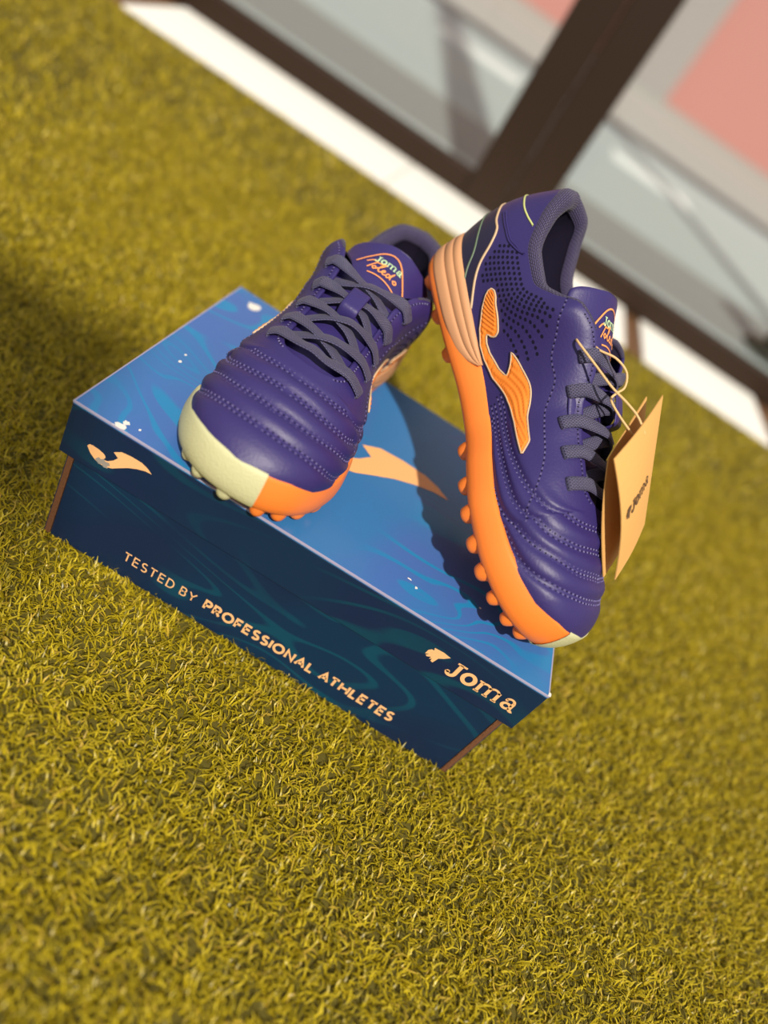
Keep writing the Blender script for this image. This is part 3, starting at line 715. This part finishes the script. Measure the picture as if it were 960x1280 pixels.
    R2 = sole_rows(ROWS[:9]+[(.97, -.004)], o[idx], nn[idx], tt[idx], extra=.0007); acc = Acc(); acc.add(R2, grid_faces(len(idx), mr)); mk(acc, 'toe_bumper', M['pale'], root)
    # peach heel wedge
    idx = [i for i in range(149, -1, -1) if tt[i] <= .375][::1]; idx = [i for i in idx]+[i for i in range(nl-1, 150, -1) if tt[i] <= .375]
    idx = idx[::-1]
    t3 = tt[idx]; zl = pchip([0, .10, .22, .30, .345, .375], [.0115, .0105, .0098, .0120, .0170, .0252])(t3)
    rows = [(0, -.002), (.03, .0010), (.12, .0019), (.30, .0021), (.42, .0020), (.44, .0014), (.46, .0020), (.62, .0018), (.70, .0016), (.72, .0009), (.74, .0015), (.88, .0010), (.97, 0), (1.01, -.0018), (.97, -.005)]
    R3_ = sole_rows(rows, o[idx], nn[idx], t3, zlo=zl); acc = Acc(); acc.add(R3_, grid_faces(len(idx), len(rows))); mk(acc, 'heel_wedge', M['peach'], root)
    # studs
    def stud_mesh(mat):
        prof = [(.0058, .0016), (.0056, -.0012), (.0050, -.0036), (.0042, -.0053), (.0028, -.0060), (.0, -.0061)]
        V = []; F = []; k = 14
        for r, z in prof[:-1]: V += [(r*math.cos(2*math.pi*i/k), r*math.sin(2*math.pi*i/k), z) for i in range(k)]
        V.append((0, 0, prof[-1][1])); q = len(prof)-1
        for a in range(q-1):
            for i in range(k): F.append((a*k+i, (a+1)*k+i, (a+1)*k+(i+1) % k, a*k+(i+1) % k))
        for i in range(k): F.append(((q-1)*k+i, len(V)-1, (q-1)*k+(i+1) % k))
        me = bpy.data.meshes.new('stud'); me.from_pydata(V, [], F); smooth(me); me.materials.append(mat); return me
    so, sp = stud_mesh(M['orange']), stud_mesh(M['pale'])
    def stud(x, y, t, pale=False):
        s = link('stud', sp if pale else so, None, outsole); s.location = Vector((x, y*sgn[1], float(zb(t)))); s.scale = (.82, .82, 1) if t > .84 else (1, 1, 1)
    for side in (1, -1):
        O = outline(np.linspace(.0, 1, 600), side); tq = np.linspace(0, 1, 600); d = np.r_[0, np.cumsum(np.linalg.norm(np.diff(O, axis=0), axis=1))]
        dd = np.gradient(O, axis=0); nq = norm(np.stack([-dd[:, 1], dd[:, 0]], -1)*side)
        s0, s1, s2, s3 = [np.interp(q, tq, d) for q in (.0, .30, .54, 1.0)]
        for s in np.r_[np.linspace(s0+.015, s1, 4), s2+(s3-.007-s2)*np.linspace(0, 1, 9)**.82]:
            i = int(np.searchsorted(d, s)); i = min(i, 599); p = O[i]-nq[i]*(.0058 if tq[i] > .5 else .0110)
            stud(p[0], p[1], tq[i], pale=(side > 0 and tq[i] > .80) or tq[i] > .991)
    for t, f in ((.14, 0), (.22, -.3), (.22, .3), (.60, -.35), (.60, .25), (.68, -.45), (.68, 0), (.68, .45), (.76, -.25), (.76, .25), (.84, -.4), (.84, .1)):
        stud(t*L, f*.036+float(_c(t)), t)
    return root
# ------------------------------------------------------------------ bollard
def lathe(prof, k=24):
    V = []; F = []
    for r, z in prof: V += [(r*math.cos(2*math.pi*i/k), r*math.sin(2*math.pi*i/k), z) for i in range(k)]
    for a in range(len(prof)-1):
        for i in range(k): F.append((a*k+i, a*k+(i+1) % k, (a+1)*k+(i+1) % k, (a+1)*k+i))
    F.append(tuple(range(k))[::-1]); F.append(tuple((len(prof)-1)*k+i for i in range(k))); return V, F
mesh('post', *lathe([(.045, -.004), (.045, .30), (.040, .325), (.020, .34), (.004, .344)]), M['bollard'], bo, True)
mesh('base_ring', *lathe([(.085, -.004), (.085, .012), (.075, .020), (.046, .022)]), M['bollard'], bo, True)

# ------------------------------------------------------------------ the two shoes
def pose(a, loc):
    return Matrix.Translation(loc) @ Matrix.Rotation(a[0], 4, 'Z') @ Matrix.Rotation(a[1], 4, 'Y') @ Matrix.Rotation(a[2], 4, 'X')
SHOE_A = ((-1.6210, 0.0, 0.0), (.0987, .2464, BH+.0008))
SHOE_B = ((-.8039, .3985, -.3291), (.1151, .2002, .2044))
shoe_a = build_shoe(pose(*SHOE_A), True, 'purple turf shoe standing flat on the blue box, pale bumper across its toe')
shoe_b = build_shoe(pose(*SHOE_B), False, 'purple turf shoe tilted with raised heel, tan paper tag tied to its laces')

# ------------------------------------------------------------------ paper tag
tg = empty('hang_tag', Matrix.Translation((.285, .098, .190))); tag(tg, 'folded tan kraft paper tag hanging by a cord from the tilted shoe', 'tag')
inv = np.array([.285, .098, .190])
def leaf(name, TL, TR, BR, BL, bow, th_=.0006, n=14):
    TL, TR, BR, BL = map(np.array, (TL, TR, BR, BL)); nrm = norm(np.cross(TR-TL, BL-TL)); nrm = nrm if nrm@(np.array(CAM[3:6])-TL) > 0 else -nrm
    def at(u, w, off=0.0):
        return (TL*(1-u)+TR*u)*(1-w)+(BL*(1-u)+BR*u)*w+nrm*(bow(u, w)+off)
    A = np.array([[at(u, w)-inv for w in np.linspace(0, 1, n)] for u in np.linspace(0, 1, n)]); B = A-nrm*th_
    acc = Acc(); acc.add(A, grid_faces(n, n)); acc.add(B, grid_faces(n, n, flip=True))
    ring = [i*n for i in range(n)]+[(n-1)*n+j for j in range(1, n)]+[i*n+n-1 for i in range(n-2, -1, -1)]+[j for j in range(n-2, 0, -1)]
    for a, b in zip(ring, ring[1:]+ring[:1]): acc.f.append((a, b, b+n*n, a+n*n))
    return acc.build(name, M['kraft'], tg, sm=False), at
front, at_f = leaf('front_leaf', (0.2506, 0.0509, 0.2205), (0.2615, 0.0974, 0.2472), (0.3042, 0.089, 0.1815), (0.2936, 0.0384, 0.1681), lambda u, w: .004*math.sin(math.pi*w)*(1-u)+.0012*math.sin(math.pi*u))
back, at_b = leaf('back_leaf', (0.2513, 0.0585, 0.2165), (0.2584, 0.1048, 0.2398), (0.305, 0.0937, 0.1745), (0.29, 0.0411, 0.1645), lambda u, w: -.002*math.sin(math.pi*w)*(1-u)-.001)
acc = Acc(); slab_joma(acc, lambda a, b: at_f(.25+a*.150, .545-b*.085, .0005)-inv); acc.build('wordmark', M['ink'], front, sm=False)['label'] = 'brown slab serif word JOMA'
acc = Acc()
poly_face(acc, [at_f(.11+(x-.2307)*10.0, .55-(z-.0809)*8, .0005)-inv for x, z in BIRD]); acc.build('bird_emblem', M['ink'], front, sm=False)
acc = Acc()
main = spline(np.array([(0.2066, 0.1065, 0.2433), (0.2069, 0.0983, 0.2449), (0.2206, 0.0897, 0.2425), (0.2332, 0.0828, 0.24), (0.2448, 0.0793, 0.2385), (0.2532, 0.0769, 0.2364), (0.2606, 0.076, 0.2319), (0.2641, 0.08, 0.2286)]), 50)-inv
acc.add(*ribbon(main, (0.1, -.5, 1), .0013, .0013, 8, 1.0))
lp = spline(np.array([(0.2158, 0.1075, 0.246), (0.2196, 0.1015, 0.2468), (0.2287, 0.0995, 0.2487), (0.2377, 0.098, 0.2462), (0.2416, 0.0944, 0.2401), (0.2392, 0.0903, 0.2359), (0.2383, 0.0859, 0.233), (0.2452, 0.0809, 0.2304), (0.2545, 0.0789, 0.2274), (0.2595, 0.0806, 0.2253)]), 70)-inv
acc.add(*ribbon(lp, (0.1, -.5, 1), .0013, .0013, 8, 1.0))
acc.build('cord', M['string'], tg)

# ------------------------------------------------------------------ added unseen slats behind the viewpoint that shade the turf left of the box
blk = empty('shade_blocker'); tag(blk, 'dark slatted louvre added unseen behind the viewpoint to shade the turf', 'blocker', kind='structure')
for k in range(5): box_obj('blocker_slat', (-.40, -1.40, 1.490+k*.050), (.345, -1.385, 1.522+k*.050), M['frame'], blk, .002)
for x in (-.40, .330): box_obj('blocker_post', (x, -1.383, -.01), (x+.015, -1.370, 1.73), M['frame'], blk, .002)

# ------------------------------------------------------------------ artificial grass
def grass(name, n, x0, x1, y0, y1, ln, wd, seg, seed, keep):
    rs = np.random.RandomState(seed)
    x = rs.uniform(x0, x1, n); y = rs.uniform(y0, y1, n); k = keep(x, y); x, y = x[k], y[k]; n = len(x)
    le = rs.uniform(ln[0], ln[1], n); w = rs.uniform(wd[0], wd[1], n); az = rs.uniform(0, 2*np.pi, n); tilt = rs.uniform(.1, .9, n)
    curl = rs.normal(0, 2.4, n); bend = rs.uniform(.4, 2.6, n)
    P = np.stack([x, y, np.zeros(n)-.0005], -1); pts = [P]; dirs = []
    for s in range(seg):
        a = az+curl*(s/seg); tl = tilt+bend*(s/seg)
        d = np.stack([np.sin(tl)*np.cos(a), np.sin(tl)*np.sin(a), np.cos(tl)], -1); P = P+d*(le/seg)[:, None]; P[:, 2] = np.maximum(P[:, 2], .0006); pts.append(P); dirs.append(a)
    dirs.append(dirs[-1]); rows = []
    tw = rs.uniform(-.6, .6, n)
    for s in range(seg+1):
        a = dirs[s]+tw; sdv = np.stack([-np.sin(a), np.cos(a), np.zeros(n)], -1); ww = w*(1-.75*(s/seg)**2.2)/2
        rows.append(pts[s]+sdv*ww[:, None]); rows.append(pts[s]-sdv*ww[:, None])
    V = np.stack(rows, 1).reshape(-1, 3); per = 2*(seg+1); base = (np.arange(n)*per)[:, None]
    quads = np.concatenate([base+np.array([2*s, 2*s+1, 2*s+3, 2*s+2])[None] for s in range(seg)], 1).reshape(-1, 4)
    c = np.empty((n, 4), np.float32); c[:, 3] = 1
    pal = np.array([(.48, .37, .012), (.36, .28, .008), (.60, .47, .025), (.22, .18, .008), (.56, .39, .05)]); ch = rs.choice(5, n, p=[.36, .27, .18, .13, .06])
    c[:, :3] = pal[ch]*1.12*rs.uniform(.8, 1.15, n)[:, None]
    return V.astype(np.float32), quads, np.repeat(c, per, 0)
def not_box(x, y): return ~((x > .006) & (x < .294) & (y > .004) & (y < .206))
def build_grass():
    rk = np.random.RandomState(9)
    def ramp(x, y):      # 1 in the dense zone round the box, falling softly to 0 outside
        d = np.maximum(np.maximum(-.24-x, x-.80), np.maximum(-.30-y, y-.60)); return np.clip(1-d/.16, 0, 1)
    A = grass('a', 330000, -.40, .96, -.46, .76, (.006, .0125), (.0008, .0013), 3, 3, lambda x, y: not_box(x, y) & (rk.uniform(size=len(x)) < ramp(x, y)))
    B = grass('b', 190000, -1.5, 1.9, -.60, 1.015, (.008, .014), (.0016, .0026), 2, 4, lambda x, y: not_box(x, y) & (rk.uniform(size=len(x)) > ramp(x, y)))
    me = bpy.data.meshes.new('artificial_grass'); V = np.concatenate([A[0], B[0]]); F = np.concatenate([A[1], B[1]+len(A[0])]); C = np.concatenate([A[2], B[2]])
    me.vertices.add(len(V)); me.vertices.foreach_set('co', V.ravel()); me.loops.add(F.size); me.loops.foreach_set('vertex_index', F.ravel().astype(np.int32))
    me.polygons.add(len(F)); me.polygons.foreach_set('loop_start', np.arange(0, F.size, 4, dtype=np.int32)); me.polygons.foreach_set('loop_total', np.full(len(F), 4, np.int32))
    me.update(calc_edges=True); at = me.color_attributes.new('col', 'FLOAT_COLOR', 'POINT'); at.data.foreach_set('color', C.ravel())
    smooth(me); o = link('artificial_grass', me, M['turf']); tag(o, 'short curly yellow green artificial grass covering the floor', 'grass', kind='stuff')
build_grass()
